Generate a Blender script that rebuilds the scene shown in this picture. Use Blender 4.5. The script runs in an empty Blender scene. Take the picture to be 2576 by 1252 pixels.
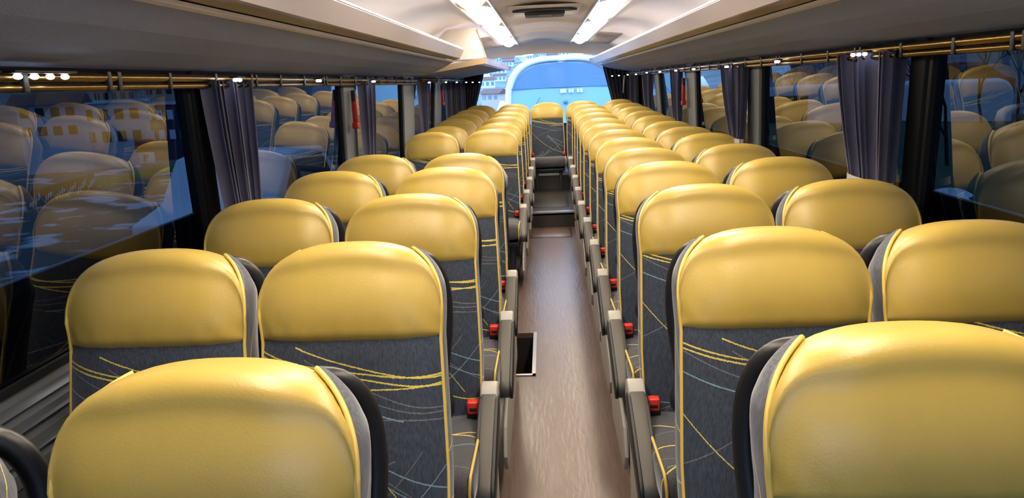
import bpy, bmesh, math, random
from mathutils import Vector, Matrix
random.seed(4)
C = bpy.context.scene.collection
PI = math.pi

# ------------------------------------------------------------ camera, world, exposure
YAW, PITCH, ROLL, FPX = -.05001, .21763, -.0436, 1900.0
CAM = Vector((-.0307, 0, 1.5))
cy, sy, cp, sp = math.cos(YAW), math.sin(YAW), math.cos(PITCH), math.sin(PITCH)
Fw = Vector((sy*cp, cy*cp, -sp)); Rt = Vector((cy, -sy, 0)); Up = Rt.cross(Fw)
cr, sr = math.cos(ROLL), math.sin(ROLL)
Rt, Up = Rt*cr + Up*sr, Up*cr - Rt*sr
cam = bpy.data.objects.new('camera', bpy.data.cameras.new('camera'))
C.objects.link(cam)
cam.matrix_world = Matrix(((Rt.x, Up.x, -Fw.x, CAM.x), (Rt.y, Up.y, -Fw.y, CAM.y), (Rt.z, Up.z, -Fw.z, CAM.z), (0, 0, 0, 1)))
cam.data.sensor_width = 36.0
cam.data.lens = 36.0*FPX/2576
cam.data.clip_start = .02; cam.data.clip_end = 2500
sc = bpy.context.scene
sc.camera = cam
sc.view_settings.view_transform = 'Standard'
sc.view_settings.look = 'None'
sc.view_settings.gamma = 1.0
sc.view_settings.use_curve_mapping = False
sc.view_settings.exposure = 0.0
sc.cycles.use_denoising = True
sc.cycles.max_bounces = 8
sc.cycles.transparent_max_bounces = 16
sc.cycles.sample_clamp_indirect = 6.0
w = bpy.data.worlds.new('dusk'); sc.world = w; w.use_nodes = True
wn = w.node_tree.nodes; wl = w.node_tree.links
bg = wn['Background']
tc = wn.new('ShaderNodeTexCoord'); sx = wn.new('ShaderNodeSeparateXYZ'); rp = wn.new('ShaderNodeValToRGB')
wl.new(tc.outputs['Generated'], sx.inputs[0]); wl.new(sx.outputs['Z'], rp.inputs[0]); wl.new(rp.outputs[0], bg.inputs['Color'])
rp.color_ramp.elements[0].position = .0; rp.color_ramp.elements[0].color = (.42, .66, 1.0, 1)
rp.color_ramp.elements[1].position = .8; rp.color_ramp.elements[1].color = (.30, .52, 1.0, 1)
bg.inputs['Strength'].default_value = 7.0
LAMP = 28.0      # strength of the warm ceiling diffusers
LED = 22.0       # strength of the small white reading lights

def at(u, v, x=None, y=None, z=None):
    """Point where the sight line of photograph pixel (u, v) meets a plane: used to measure, then everything is built in metres."""
    d = Fw + Rt*((u-1288)/FPX) - Up*((v-626)/FPX)
    t = (x-CAM.x)/d.x if x is not None else (y-CAM.y)/d.y if y is not None else (z-CAM.z)/d.z
    return CAM + d*t

# ------------------------------------------------------------ materials
def lin(h):
    h = h.lstrip('#'); o = []
    for i in (0, 2, 4):
        c = int(h[i:i+2], 16)/255
        o.append(c/12.92 if c <= .04045 else ((c+.055)/1.055)**2.4)
    return (*o, 1)
def mat(name, col, rough=.6, metal=0, emit=None, es=0, noise=None, bump=None, spec=.5, sheen=0, coat=0):
    m = bpy.data.materials.new(name); m.use_nodes = True
    nt = m.node_tree; b = nt.nodes['Principled BSDF']
    c = lin(col) if isinstance(col, str) else col
    b.inputs['Base Color'].default_value = c
    b.inputs['Roughness'].default_value = rough; b.inputs['Metallic'].default_value = metal
    b.inputs['Specular IOR Level'].default_value = spec
    b.inputs['Sheen Weight'].default_value = sheen
    b.inputs['Coat Weight'].default_value = coat
    if emit:
        b.inputs['Emission Color'].default_value = lin(emit) if isinstance(emit, str) else emit
        b.inputs['Emission Strength'].default_value = es
    t = nt.nodes.new('ShaderNodeTexCoord')
    if noise:      # (scale vector, amount)
        mp = nt.nodes.new('ShaderNodeMapping'); mp.inputs['Scale'].default_value = noise[0]
        n = nt.nodes.new('ShaderNodeTexNoise'); n.inputs['Scale'].default_value = 1; n.inputs['Detail'].default_value = 4
        nt.links.new(t.outputs['Object'], mp.inputs[0]); nt.links.new(mp.outputs[0], n.inputs['Vector'])
        mr = nt.nodes.new('ShaderNodeMapRange'); mr.inputs[1].default_value = .3; mr.inputs[2].default_value = .7
        mr.inputs[3].default_value = 1-noise[1]; mr.inputs[4].default_value = 1+noise[1]
        nt.links.new(n.outputs['Fac'], mr.inputs[0])
        mx = nt.nodes.new('ShaderNodeVectorMath'); mx.operation = 'SCALE'; mx.inputs[0].default_value = c[:3]
        nt.links.new(mr.outputs[0], mx.inputs['Scale']); nt.links.new(mx.outputs[0], b.inputs['Base Color'])
    if bump:       # (scale vector, strength, distance)
        mp = nt.nodes.new('ShaderNodeMapping'); mp.inputs['Scale'].default_value = bump[0]
        n = nt.nodes.new('ShaderNodeTexNoise'); n.inputs['Scale'].default_value = 1; n.inputs['Detail'].default_value = 3
        nt.links.new(t.outputs['Object'], mp.inputs[0]); nt.links.new(mp.outputs[0], n.inputs['Vector'])
        bp = nt.nodes.new('ShaderNodeBump'); bp.inputs['Strength'].default_value = bump[1]; bp.inputs['Distance'].default_value = bump[2]
        nt.links.new(n.outputs['Fac'], bp.inputs['Height']); nt.links.new(bp.outputs[0], b.inputs['Normal'])
    return m

def seat_fabric(name, plane, strokes, base=(.036, .046, .066)):
    """Woven velour with thin curved yellow, blue and grey strokes v = a + b u + c u^2 for u in a range."""
    m = bpy.data.materials.new(name); m.use_nodes = True
    nt = m.node_tree; N = nt.nodes; K = nt.links; b = N['Principled BSDF']
    def math_(op, x, y=None, z=None):
        n = N.new('ShaderNodeMath'); n.operation = op
        for i, q in enumerate((x, y, z)):
            if q is None: continue
            if isinstance(q, (int, float)): n.inputs[i].default_value = q
            else: K.new(q, n.inputs[i])
        return n.outputs[0]
    t = N.new('ShaderNodeTexCoord'); s = N.new('ShaderNodeSeparateXYZ'); K.new(t.outputs['Object'], s.inputs[0])
    oi = N.new('ShaderNodeObjectInfo')
    fz = N.new('ShaderNodeTexNoise'); fz.inputs['Scale'].default_value = 300; fz.inputs['Detail'].default_value = 1
    K.new(t.outputs['Object'], fz.inputs['Vector'])
    wob = math_('MULTIPLY_ADD', fz.outputs['Fac'], .004, -.002)
    off = math_('MULTIPLY_ADD', oi.outputs['Random'], .06, -.03)
    u = s.outputs[plane[0]]; v = math_('ADD', math_('ADD', s.outputs[plane[1]], wob), off)
    st = N.new('ShaderNodeTexNoise'); mp = N.new('ShaderNodeMapping'); mp.inputs['Scale'].default_value = (260, 260, 14)
    K.new(t.outputs['Object'], mp.inputs[0]); K.new(mp.outputs[0], st.inputs['Vector']); st.inputs['Scale'].default_value = 1
    mr = N.new('ShaderNodeMapRange'); mr.inputs[1].default_value = .3; mr.inputs[2].default_value = .7; mr.inputs[3].default_value = .72; mr.inputs[4].default_value = 1.3
    K.new(st.outputs['Fac'], mr.inputs[0])
    sc_ = N.new('ShaderNodeVectorMath'); sc_.operation = 'SCALE'; sc_.inputs[0].default_value = base; K.new(mr.outputs[0], sc_.inputs['Scale'])
    col = sc_.outputs[0]
    cols = {'y': (.62, .50, .10, 1), 'b': (.20, .34, .42, 1), 'g': (.20, .19, .20, 1)}
    for (k, a, bb, cc, u0, u1, wd) in strokes:
        f = math_('MULTIPLY_ADD', math_('MULTIPLY_ADD', u, cc, bb), u, a)
        near = math_('COMPARE', f, v, wd)
        rng = math_('COMPARE', u, (u0+u1)/2, (u1-u0)/2)
        fac = math_('MULTIPLY', near, rng)
        fac = math_('MULTIPLY', fac, {'y': .9, 'b': .75, 'g': .6}[k])
        mx = N.new('ShaderNodeMix'); mx.data_type = 'RGBA'
        K.new(fac, mx.inputs[0]); K.new(col, mx.inputs[6]); mx.inputs[7].default_value = cols[k]
        col = mx.outputs[2]
    K.new(col, b.inputs['Base Color'])
    b.inputs['Roughness'].default_value = .9; b.inputs['Sheen Weight'].default_value = .5; b.inputs['Sheen Roughness'].default_value = .4
    b.inputs['Sheen Tint'].default_value = (.75, .75, .8, 1)
    b.inputs['Specular IOR Level'].default_value = .2
    return m

M = {}
M['leather'] = mat('mustard_leather', (.47, .33, .070, 1), .35, noise=((9, 9, 9), .06), bump=((260, 260, 260), .12, .002), spec=.55)
M['piping'] = mat('yellow_piping', (.62, .44, .10, 1), .45)
M['front'] = seat_fabric('seat_front_fabric', (0, 2), [
    ('y', .853, -.14, .35, -.24, .24, .0018), ('y', .842, -.17, .20, -.24, .24, .0018), ('y', .868, -.28, .55, -.12, .24, .0016),
    ('y', .812, .06, -.1, .02, .24, .0015), ('g', .80, -.30, .45, -.24, .24, .0013), ('g', .83, -.46, .75, -.10, .24, .0013),
    ('b', .775, -.24, .25, -.24, .12, .0015), ('b', .68, -.34, -.45, -.02, .24, .0016), ('g', .665, -.46, -.8, -.02, .24, .0013),
    ('y', .70, -.95, -1.6, .0, .16, .0017), ('b', .655, -.55, .1, .02, .24, .0014), ('g', .60, .9, -2.2, -.22, .10, .0013),
    ('y', .585, 1.3, -1.6, -.24, -.06, .0018), ('g', .52, .8, 1.4, -.22, .16, .0013), ('y', .56, -.65, 1.2, -.24, .24, .0017),
    ('b', .48, .45, 1.6, -.2, .24, .0014), ('y', .50, .95, -.5, -.20, .02, .0017), ('g', .74, .25, -1.2, -.24, .24, .0013)])
M['side'] = seat_fabric('seat_side_fabric', (1, 2), [
    ('g', 1.0, 1.0, 0, -.3, .3, .002), ('y', .90, 1.8, -3, -.3, .3, .0022), ('b', .80, 1.2, 0, -.3, .3, .0018),
    ('y', .70, .6, 2, -.3, .3, .0022), ('g', .62, 1.2, 0, -.3, .3, .002), ('y', .55, .2, 2, -.3, .3, .002)], base=(.085, .090, .11))
M['cushion'] = seat_fabric('seat_cushion_fabric', (0, 1), [
    ('y', -.40, .2, .6, -.24, .24, .0028), ('y', -.34, -.25, .6, -.24, .24, .0028), ('g', -.28, .3, .2, -.24, .24, .002),
    ('y', -.46, .35, -.6, -.24, .1, .0028), ('b', -.5, .3, .6, -.2, .24, .0022), ('g', -.55, -.2, .6, -.24, .24, .002)], base=(.06, .06, .068))
M['shell'] = mat('black_plastic', '#1c1c1e', .38, bump=((300, 300, 300), .1, .001))
M['arm_dark'] = mat('armrest_taupe', '#4a4641', .5)
M['arm_rim'] = mat('armrest_black_rim', '#131314', .5)
M['grey_plastic'] = mat('light_grey_plastic', '#a29e97', .45)
M['red'] = mat('buckle_red', '#d23227', .35, emit=None)
M['steel'] = mat('brushed_steel', '#b9b7b2', .28, metal=1)
M['leg'] = mat('seat_leg_metal', '#4b4b4e', .4, metal=.7)
M['floor'] = mat('aisle_vinyl', '#604e45', .28, noise=((30, 5, 30), .10), bump=((60, 9, 60), .25, .004), spec=.5)
M['floor_dark'] = mat('dark_step_vinyl', '#2b2624', .42, noise=((40, 8, 40), .12), bump=((60, 9, 60), .2, .003))
M['podium'] = mat('podium_carpet', '#2c2b2f', .9, noise=((200, 200, 200), .2))
M['wall'] = mat('wall_carpet', '#434750', .95, noise=((150, 150, 150), .15))
M['sill'] = mat('sill_aluminium', '#9aa0aa', .35, metal=.75)
M['rubber'] = mat('window_rubber', '#0b0c0e', .6)
M['pillar'] = mat('pillar_plastic', '#7f858b', .5)
M['ceil'] = mat('ceiling_plastic', '#ece4da', .55, noise=((2, 2, 2), .03))
M['ceil2'] = mat('ceiling_side_lining', '#dcd4ca', .6, noise=((2, 2, 2), .03))
M['rack_cloth'] = mat('rack_underside_felt', '#9ca6c8', .85, noise=((160, 160, 160), .05), bump=((220, 220, 220), .2, .002))
M['rack_lip'] = mat('rack_lip_plastic', '#c9c1c9', .3, spec=.5)
M['rack_tan'] = mat('rack_recess_bounce_tan', '#b39c7c', .35)  # tan of light bounced off the yellow seats is put into the colour
M['trim_white'] = mat('rack_edge_trim', '#e8e0d8', .4)
M['rail'] = mat('curtain_rail_metal', '#7d663c', .3, metal=1)  # golden reflection of the yellow seats is put into the aluminium's colour
M['clip'] = mat('rail_bracket', '#1c1614', .5)
M['lamp'] = mat('lamp_diffuser', '#fff1dc', .4, emit=(1.0, .86, .68, 1), es=LAMP)
M['chrome'] = mat('strip_chrome', '#d8d4d0', .18, metal=1)
M['led'] = mat('led_white', '#ffffff', .4, emit=(.80, .88, 1.0, 1), es=LED)
M['blue_led'] = mat('blue_led', '#2060ff', .4, emit=(.05, .25, 1.0, 1), es=4)
M['curtain'] = mat('curtain_velour', '#4c4c66', .92, noise=((50, 50, 3), .15), sheen=.4)
M['curtain_black'] = mat('rear_curtain_velour', '#221f2a', .95, noise=((50, 50, 3), .12), sheen=.15)
M['band'] = mat('curtain_tie', '#b9b6b4', .7)
M['hammer'] = mat('hammer_red', '#b01a12', .4)
M['grille'] = mat('grille_plastic', '#7c7268', .6)
M['black'] = mat('hatch_black', '#101420', .6)

def glass(name, tint, ior, rough=0.0):
    m = bpy.data.materials.new(name); m.use_nodes = True
    nt = m.node_tree; N = nt.nodes; K = nt.links
    N.remove(N['Principled BSDF'])
    tr = N.new('ShaderNodeBsdfTransparent'); tr.inputs[0].default_value = (*tint, 1)
    gl = N.new('ShaderNodeBsdfGlossy'); gl.inputs['Roughness'].default_value = rough
    fr = N.new('ShaderNodeFresnel'); fr.inputs['IOR'].default_value = ior
    mx = N.new('ShaderNodeMixShader')
    K.new(fr.outputs[0], mx.inputs[0]); K.new(tr.outputs[0], mx.inputs[1]); K.new(gl.outputs[0], mx.inputs[2])
    K.new(mx.outputs[0], N['Material Output'].inputs[0])
    return m
M['side_glass'] = glass('tinted_side_glass', (.028, .038, .048), 1.95)
M['film'] = glass('dark_window_film', (.003, .004, .005), 1.3)
M['rear_glass'] = glass('rear_glass', (.92, .95, .97), 1.25)

# ------------------------------------------------------------ mesh helpers
def mesh(name, verts, faces, m=None, parent=None, smooth=True, flip=False):
    me = bpy.data.meshes.new(name)
    me.from_pydata([tuple(v) for v in verts], [], [tuple(reversed(f)) if flip else f for f in faces])
    me.update()
    if m: me.materials.append(M[m])
    if smooth:
        me.polygons.foreach_set('use_smooth', [True]*len(me.polygons))
    o = bpy.data.objects.new(name, me); C.objects.link(o)
    if parent: o.parent = parent
    return o
class MB:
    def __init__(s): s.v = []; s.f = []
    def grid(s, fn, nu, nv, flip=False):
        b = len(s.v)
        for j in range(nv+1):
            for i in range(nu+1): s.v.append(fn(i/nu, j/nv))
        for j in range(nv):
            for i in range(nu):
                a = b+j*(nu+1)+i; q = (a, a+1, a+nu+2, a+nu+1)
                s.f.append(tuple(reversed(q)) if flip else q)
        return s
    def tube(s, path, r, n=8, ry=None, caps=True):
        P = [Vector(p) for p in path]; b = len(s.v); up = Vector((0, 0, 1)); prev = None
        for i, p in enumerate(P):
            t = (P[min(i+1, len(P)-1)] - P[max(i-1, 0)]).normalized()
            if prev is None:
                a = t.cross(up) if abs(t.z) < .9 else t.cross(Vector((0, 1, 0)))
            else: a = prev - t*prev.dot(t)
            a.normalize(); prev = a; c = t.cross(a)
            rr = r[i] if isinstance(r, (list, tuple)) else r; r2 = rr if ry is None else ry
            for k in range(n):
                g = 2*PI*k/n; s.v.append(p + a*(math.cos(g)*rr) + c*(math.sin(g)*r2))
        for i in range(len(P)-1):
            for k in range(n):
                q = (b+i*n+k, b+i*n+(k+1) % n, b+(i+1)*n+(k+1) % n, b+(i+1)*n+k); s.f.append(tuple(reversed(q)))
        if caps:
            s.f.append(tuple(b+k for k in range(n))); s.f.append(tuple(b+(len(P)-1)*n+k for k in reversed(range(n))))
        return s
    def box(s, x0, x1, y0, y1, z0, z1):
        b = len(s.v)
        for z in (z0, z1):
            for (x, y) in ((x0, y0), (x1, y0), (x1, y1), (x0, y1)): s.v.append((x, y, z))
        for f in ((3, 2, 1, 0), (4, 5, 6, 7), (0, 1, 5, 4), (1, 2, 6, 5), (2, 3, 7, 6), (3, 0, 4, 7)): s.f.append(tuple(b+k for k in f))
        return s
    def prism(s, prof, a0, a1, axis='y', close=True):
        """Extrude a closed profile: axis y: prof is (x, z); axis x: prof is (y, z). a0/a1 may be functions of the profile point."""
        b = len(s.v); n = len(prof)
        for e in (a0, a1):
            for p in prof:
                q = e(p) if callable(e) else e
                s.v.append((p[0], q, p[1]) if axis == 'y' else (q, p[0], p[1]) if axis == 'x' else (p[0], p[1], q))
        for i in range(n if close else n-1):
            j = (i+1) % n; s.f.append((b+i, b+j, b+n+j, b+n+i))
        if close:
            s.f.append(tuple(b+i for i in reversed(range(n)))); s.f.append(tuple(b+n+i for i in range(n)))
        return s
    def build(s, name, m, parent=None, smooth=False, fix=False, bevel=0):
        o = mesh(name, s.v, s.f, m, parent, smooth)
        if fix or bevel:
            bm = bmesh.new(); bm.from_mesh(o.data)
            if fix: bmesh.ops.recalc_face_normals(bm, faces=bm.faces)
            if bevel:
                bmesh.ops.bevel(bm, geom=[e for e in bm.edges], offset=bevel, segments=3, profile=.5, affect='EDGES', clamp_overlap=True)
                for f in bm.faces: f.smooth = True
            bm.to_mesh(o.data); bm.free()
        return o
def tag(o, label=None, cat=None, group=None, kind=None):
    if label: o['label'] = label
    if cat: o['category'] = cat
    if group: o['group'] = group
    if kind: o['kind'] = kind
    return o
def thing(name, label, cat, loc=(0, 0, 0), group=None):
    o = bpy.data.objects.new(name, None); C.objects.link(o); o.location = loc; o.empty_display_size = .1
    return tag(o, label, cat, group)
def struct(o): o['kind'] = 'structure'; return o
def rbox(name, m, parent, x0, x1, y0, y1, z0, z1, bevel=.01):
    return MB().box(x0, x1, y0, y1, z0, z1).build(name, m, parent, bevel=bevel)
def copy_tree(root):
    r = root.copy(); C.objects.link(r)
    for ch in root.children:
        c = ch.copy(); C.objects.link(c); c.parent = r
        for g in ch.children:
            d = g.copy(); C.objects.link(d); d.parent = c
    return r
sgn = lambda v: (v > 0)-(v < 0)

# ------------------------------------------------------------ bus shell
X0, X1, CXM = -1.19, 1.18, -.005          # inner faces of the side walls, centre line
YF, YB = -1.6, 10.75                      # front and back of the cabin
FL, FR = -.267, .25                       # edges of the sunken aisle
# aisle floor with the cut-out of the stair opening
b = MB()
HX0, HX1, HY0, HY1 = FL, -.137, 3.72, 4.39
for (x0, x1, y0, y1) in ((FL, FR, YF, HY0), (HX1, FR, HY0, HY1), (FL, FR, HY1, 7.75)):
    b.box(x0, x1, y0, y1, -.03, 0)
fl = struct(b.build('floor', 'floor'))
ww = MB().box(HX0-.01, HX0, HY0, HY1, -.5, -.031); ww.box(HX1, HX1+.01, HY0, HY1, -.5, -.031)
ww.box(HX0, HX1, HY0-.01, HY0, -.5, -.031); ww.box(HX0, HX1, HY1, HY1+.01, -.5, -.031); ww.box(HX0, HX1, HY0, HY1, -.52, -.5)
struct(ww.build('trim_1', 'floor_dark'))
t = MB(); t.prism([(HX1-.004, .002), (HX1+.016, .002), (HX1+.016, .006), (HX1-.001, .006), (HX1-.001, -.02), (HX1-.004, -.02)], HY0-.02, HY1)
t.box(FL, HX1+.016, HY0-.02, HY0, .001, .006)
struct(t.build('trim_2', 'steel', fix=True))
# raised rear part of the aisle
u = MB(); u.box(FL, FR, 7.75, 7.77, 0, .15); u.box(FL, FR, 7.75, 9.45, .13, .16)
u.box(FL, FR, 9.45, 9.47, .16, .36); u.box(FL, FR, 9.45, YB, .33, .36)
st = struct(u.build('floor_rear', 'floor_dark'))
struct(MB().prism([(7.742, .150), (7.742, .166), (7.79, .170), (7.79, .161)], FL+.003, FR-.003, axis='x').build('trim_3', 'steel', fix=True))
struct(MB().prism([(9.442, .335), (9.442, .364), (9.47, .366), (9.47, .36)], FL+.003, FR-.003, axis='x').build('trim_4', mat_name := 'steel', fix=True))
def hatch(name, y0, y1, z, label):
    h = thing(name, label, 'hatch', (CXM, (y0+y1)/2, z))
    ly = (y1-y0)/2
    rbox('rim', 'arm_rim', h, -.21, .21, -ly, ly, 0, .002, .0008)
    rbox('lid', 'floor' if z < .1 else 'floor_dark', h, -.19, .19, -ly+.03, ly-.03, .0025, .005, .001)
hatch('floor_hatch', 7.22, 7.68, .0, 'flat grey inspection hatch in the aisle floor just before the step')
hatch('floor_hatch', 8.05, 8.95, .16, 'dark inspection hatch in the raised aisle behind the metal step edge')
# podiums under the seats, broken at the middle door on the left
pod = .055
DY0, DY1 = 4.42, 5.25
p = MB(); p.box(X0, FL-.004, YF, DY0, -.06, pod); p.box(X0, FL-.004, DY1, YB, -.06, pod)
struct(p.build('floor_left', 'podium'))
struct(MB().box(FR+.004, X1, YF, YB, -.06, pod).build('floor_right', 'podium'))
s = MB()
for i in range(3): s.box(X0+.05+.28*i, FL-.004 if i == 2 else X0+.05+.28*(i+1), DY0, DY1, -1.0, -.75+.22*i)
struct(s.build('trim_5', 'floor_dark'))
struct(MB().prism([(FL-.004, -.001), (FL+.004, -.001), (FL+.004, pod+.006), (FL-.03, pod+.006), (FL-.03, pod), (FL-.004, pod)], YF, DY0).build('baseboard_left', 'grey_plastic', fix=True))
struct(MB().prism([(FR+.004, -.001), (FR-.004, -.001), (FR-.004, pod+.006), (FR+.03, pod+.006), (FR+.03, pod), (FR+.004, pod)], YF, 7.74).build('baseboard_right', 'grey_plastic', fix=True))

# side walls: below the windows, window frames, pillars
SILL = .885; TOP = 1.585
def wallx(side, z):     # the wall leans inward towards the roof
    k = (z-SILL)/(TOP-SILL)
    return (X1+.02-.055*k) if side > 0 else (X0-.02+.055*k)
PL = [(-1.6, -1.45), (.15, .28), (2.385, 2.47), (4.22, 4.50), (6.07, 6.58), (7.92, 8.43), (9.75, 10.75)]
PR = [(-1.6, -1.45), (.15, .28), (2.39, 2.49), (4.21, 4.46), (6.0, 6.37), (7.92, 8.2), (9.2, 10.75)]
win = 0
for side, P, nm in ((-1, PL, 'left'), (1, PR, 'right')):
    xw = X0-.03 if side < 0 else X1+.03
    lo = MB()
    segs = [(YF, YB)] if side > 0 else [(YF, DY0), (DY1, YB)]
    for (a, c) in segs: lo.box(min(xw, xw+side*.06), max(xw, xw+side*.06), a, c, -1.05 if False else -.06, SILL)
    if side < 0:                                     # the middle door, solid below, glazed above
        lo.box(xw-.06, xw-.01, DY0, DY1, -1.05, SILL)
    W = struct(lo.build('wall_'+nm, 'wall'))
    # sill rails: three stepped aluminium ledges running along the wall
    sl = MB()
    for (dx, z0, z1) in ((.0, .83, .895), (.022, .79, .825), (.03, .735, .78), (.03, .68, .725)):
        pr = [(xw, z0), (xw-side*(.012+dx*.6), z0+.004), (xw-side*(.018+dx*.6), (z0+z1)/2), (xw-side*(.012+dx), z1), (xw+side*.02, z1)]
        sl.prism(pr, YF, DY0 if side < 0 else YB)
        if side < 0: sl.prism(pr, DY1, YB)
    o = sl.build('window_sill', 'sill', W, fix=True)
    # pillars
    for i, (a, c) in enumerate(P):
        pm = MB(); x1, x2 = wallx(side, SILL), wallx(side, TOP)
        sl_ = .10 if 1 < i < 5 else 0
        for (da, db, off, mt, pn) in ((0, 0, .02, 'pillar', 'pillar'),):
            q = MB()
            def corner(y, z, o_):
                k = (z-SILL)/(TOP-SILL)
                return (wallx(side, z)-side*o_, y+sl_*(1-k)*1.4, z)
            vs = [corner(a, SILL, -.03), corner(c, SILL, -.03), corner(c, TOP, -.03), corner(a, TOP, -.03),
                  corner(a+.01, SILL, .02), corner(c-.01, SILL, .02), corner(c-.01, TOP, .02), corner(a+.01, TOP, .02)]
            q.v = vs; q.f = [(0, 1, 2, 3), (4, 5, 6, 7), (0, 1, 5, 4), (1, 2, 6, 5), (2, 3, 7, 6), (3, 0, 4, 7)]
            pp = q.build('pillar', 'rubber' if i == 2 else 'pillar', W, fix=True)
            r = MB()
            for yy in ((a-.02, a), (c, c+.02)):
                vv = [corner(yy[0], SILL, -.03), corner(yy[1], SILL, -.03), corner(yy[1], TOP, -.03), corner(yy[0], TOP, -.03),
                      corner(yy[0], SILL, .012), corner(yy[1], SILL, .012), corner(yy[1], TOP, .012), corner(yy[0], TOP, .012)]
                bb = len(r.v); r.v += vv
                r.f += [tuple(bb+k for k in f) for f in [(0, 1, 2, 3), (4, 5, 6, 7), (0, 1, 5, 4), (1, 2, 6, 5), (2, 3, 7, 6), (3, 0, 4, 7)]]
            r.build('window_gasket', 'rubber', pp, fix=True)
    # window panes, normals towards the cabin
    for i in range(len(P)-1):
        a, c = P[i][1], P[i+1][0]; win += 1
        fr = MB()
        for (z0, z1) in ((SILL, SILL+.02), (TOP-.02, TOP)):
            xa, xb = wallx(side, z0), wallx(side, z1)
            fr.prism([(xa, z0), (xa-side*.012, z0), (xb-side*.012, z1), (xb, z1)], a, c)
        wf = struct(fr.build('window_%d' % win, 'rubber', fix=True))
        g = MB()
        def pane(z0, z1, off, a=a, c=c):
            sk = .14
            k0 = 1-(z0-SILL)/(TOP-SILL); k1 = 1-(z1-SILL)/(TOP-SILL)
            q = [(wallx(side, z0)+side*off, a-.01+(sk*k0 if i in (2, 3, 4) else 0), z0), (wallx(side, z0)+side*off, c+.01+(sk*k0 if i in (1, 2, 3) else 0), z0),
                 (wallx(side, z1)+side*off, c+.01+(sk*k1 if i in (1, 2, 3) else 0), z1), (wallx(side, z1)+side*off, a-.01+(sk*k1 if i in (2, 3, 4) else 0), z1)]
            return q
        q = pane(SILL, TOP, .004)
        mesh('pane', q, [(0, 1, 2, 3)] if side < 0 else [(3, 2, 1, 0)], 'side_glass', wf, False)
        if i in (1, 2, 3) and not (side < 0 and i > 1):
            aa, cc = (1.42, 2.36) if side < 0 else (a, c)
            q = pane(SILL, 1.115 if side < 0 else 1.10, .03, aa, cc)
            mesh('film_band', q, [(0, 1, 2, 3)] if side < 0 else [(3, 2, 1, 0)], 'film', wf, False)
            e = MB(); zz = 1.115 if side < 0 else 1.10
            xx = wallx(side, zz)+side*.028
            e.box(min(xx, xx-side*.004), max(xx, xx-side*.004), aa, cc+.1, zz-.002, zz+.003); e.build('film_edge', 'trim_white', wf)
    # header band above the windows
    xw = X0 if side < 0 else X1
    xs_ = [(wallx(side, TOP), TOP-.01), (xw-side*.035, TOP-.005), (xw-side*.03, TOP+.05), (xw+side*.03, TOP+.05)]
    struct(MB().prism(xs_, YF, YB).build('trim_6' if side < 0 else 'trim_7', 'grey_plastic', fix=True))

# ceiling: centre arch with ribs, side linings
RIB = [-.6, .8, 2.2, 3.6, 5.05, 7.1, 8.46, 9.6, 10.4]
def arch_z(x, y):
    z = 2.0+.045*(1-(x/.34)**2)
    d = min(abs(y-r) for r in RIB)
    return z-.03*math.exp(-(d/.10)**2) - (max(0, y-9.6)*.03)
def arch(u_, v_):
    x = -.34+.68*u_; y = YF+(10.3-YF)*v_
    return (x+CXM, y, arch_z(x, y))
cl = struct(MB().grid(arch, 16, 260, flip=True).build('ceiling', 'ceil', smooth=True))
prof = [(.33, 1.985), (.345, 1.985), (.35, 1.995), (.53, 1.995), (.545, 1.985), (.56, 1.99), (.70, 1.985), (.82, 1.965), (.93, 1.92), (1.03, 1.85), (1.11, 1.75), (1.155, 1.64)]
for side in (-1, 1):
    def lining(u_, v_):
        k = u_*(len(prof)-1); i = min(int(k), len(prof)-2); f = k-i
        x = prof[i][0]*(1-f)+prof[i+1][0]*f; z = prof[i][1]*(1-f)+prof[i+1][1]*f
        y = YF+(YB-YF)*v_
        z -= .006*math.exp(-((y-4.6)/.05)**2)+.006*math.exp(-((y-6.6)/.05)**2)+.006*math.exp(-((y-8.5)/.05)**2)
        return (CXM+side*x, y, z-.012*max(0, y-8))
    struct(MB().grid(lining, (len(prof)-1)*2, 120, flip=side > 0).build('ceiling_'+('left' if side < 0 else 'right'), 'ceil2', smooth=True))
struct(MB().box(X0-.1, X1+.1, YF, YB, 2.07, 2.1).build('ceiling_roof', 'ceil'))
for side in (-1, 1):
    xx = X1+.0 if side > 0 else X0
    struct(MB().box(min(xx, xx+side*.1), max(xx, xx+side*.1), YF, YB, TOP+.045, 2.09).build('wall_upper_'+('left' if side < 0 else 'right'), 'ceil'))
# rear header, rear wall, rear window
hd = MB()
def hdr(u_, v_):
    x = -1.15+2.3*u_
    zt = 2.02-.10*abs(x/1.15)**2.2*1.6; zb = 1.858-.14*abs(x/1.15)**2*.9
    k = v_
    return (x+CXM, 10.22+.42*math.sin(k*PI/2), zt+(zb-zt)*(1-math.cos(k*PI/2)))
struct(hd.grid(hdr, 30, 8).build('trim_8', 'ceil2', smooth=True))
rw = MB(); rw.box(X0, X1, YB, YB+.06, -.06, .90); rw.box(X0, -1.08, YB, YB+.06, .9, 2.0); rw.box(1.07, X1, YB, YB+.06, .9, 2.0); rw.box(-1.08, 1.07, YB, YB+.06, 1.87, 2.09)
struct(rw.build('wall_back', 'wall'))
wf = struct(MB().box(-1.08, 1.07, YB-.012, YB+.01, .885, .905).build('window_20', 'rubber'))
mesh('pane', [(-1.08, YB+.02, .9), (1.07, YB+.02, .9), (1.07, YB+.02, 1.88), (-1.08, YB+.02, 1.88)], [(0, 1, 2, 3)], 'rear_glass', wf, False)
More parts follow.
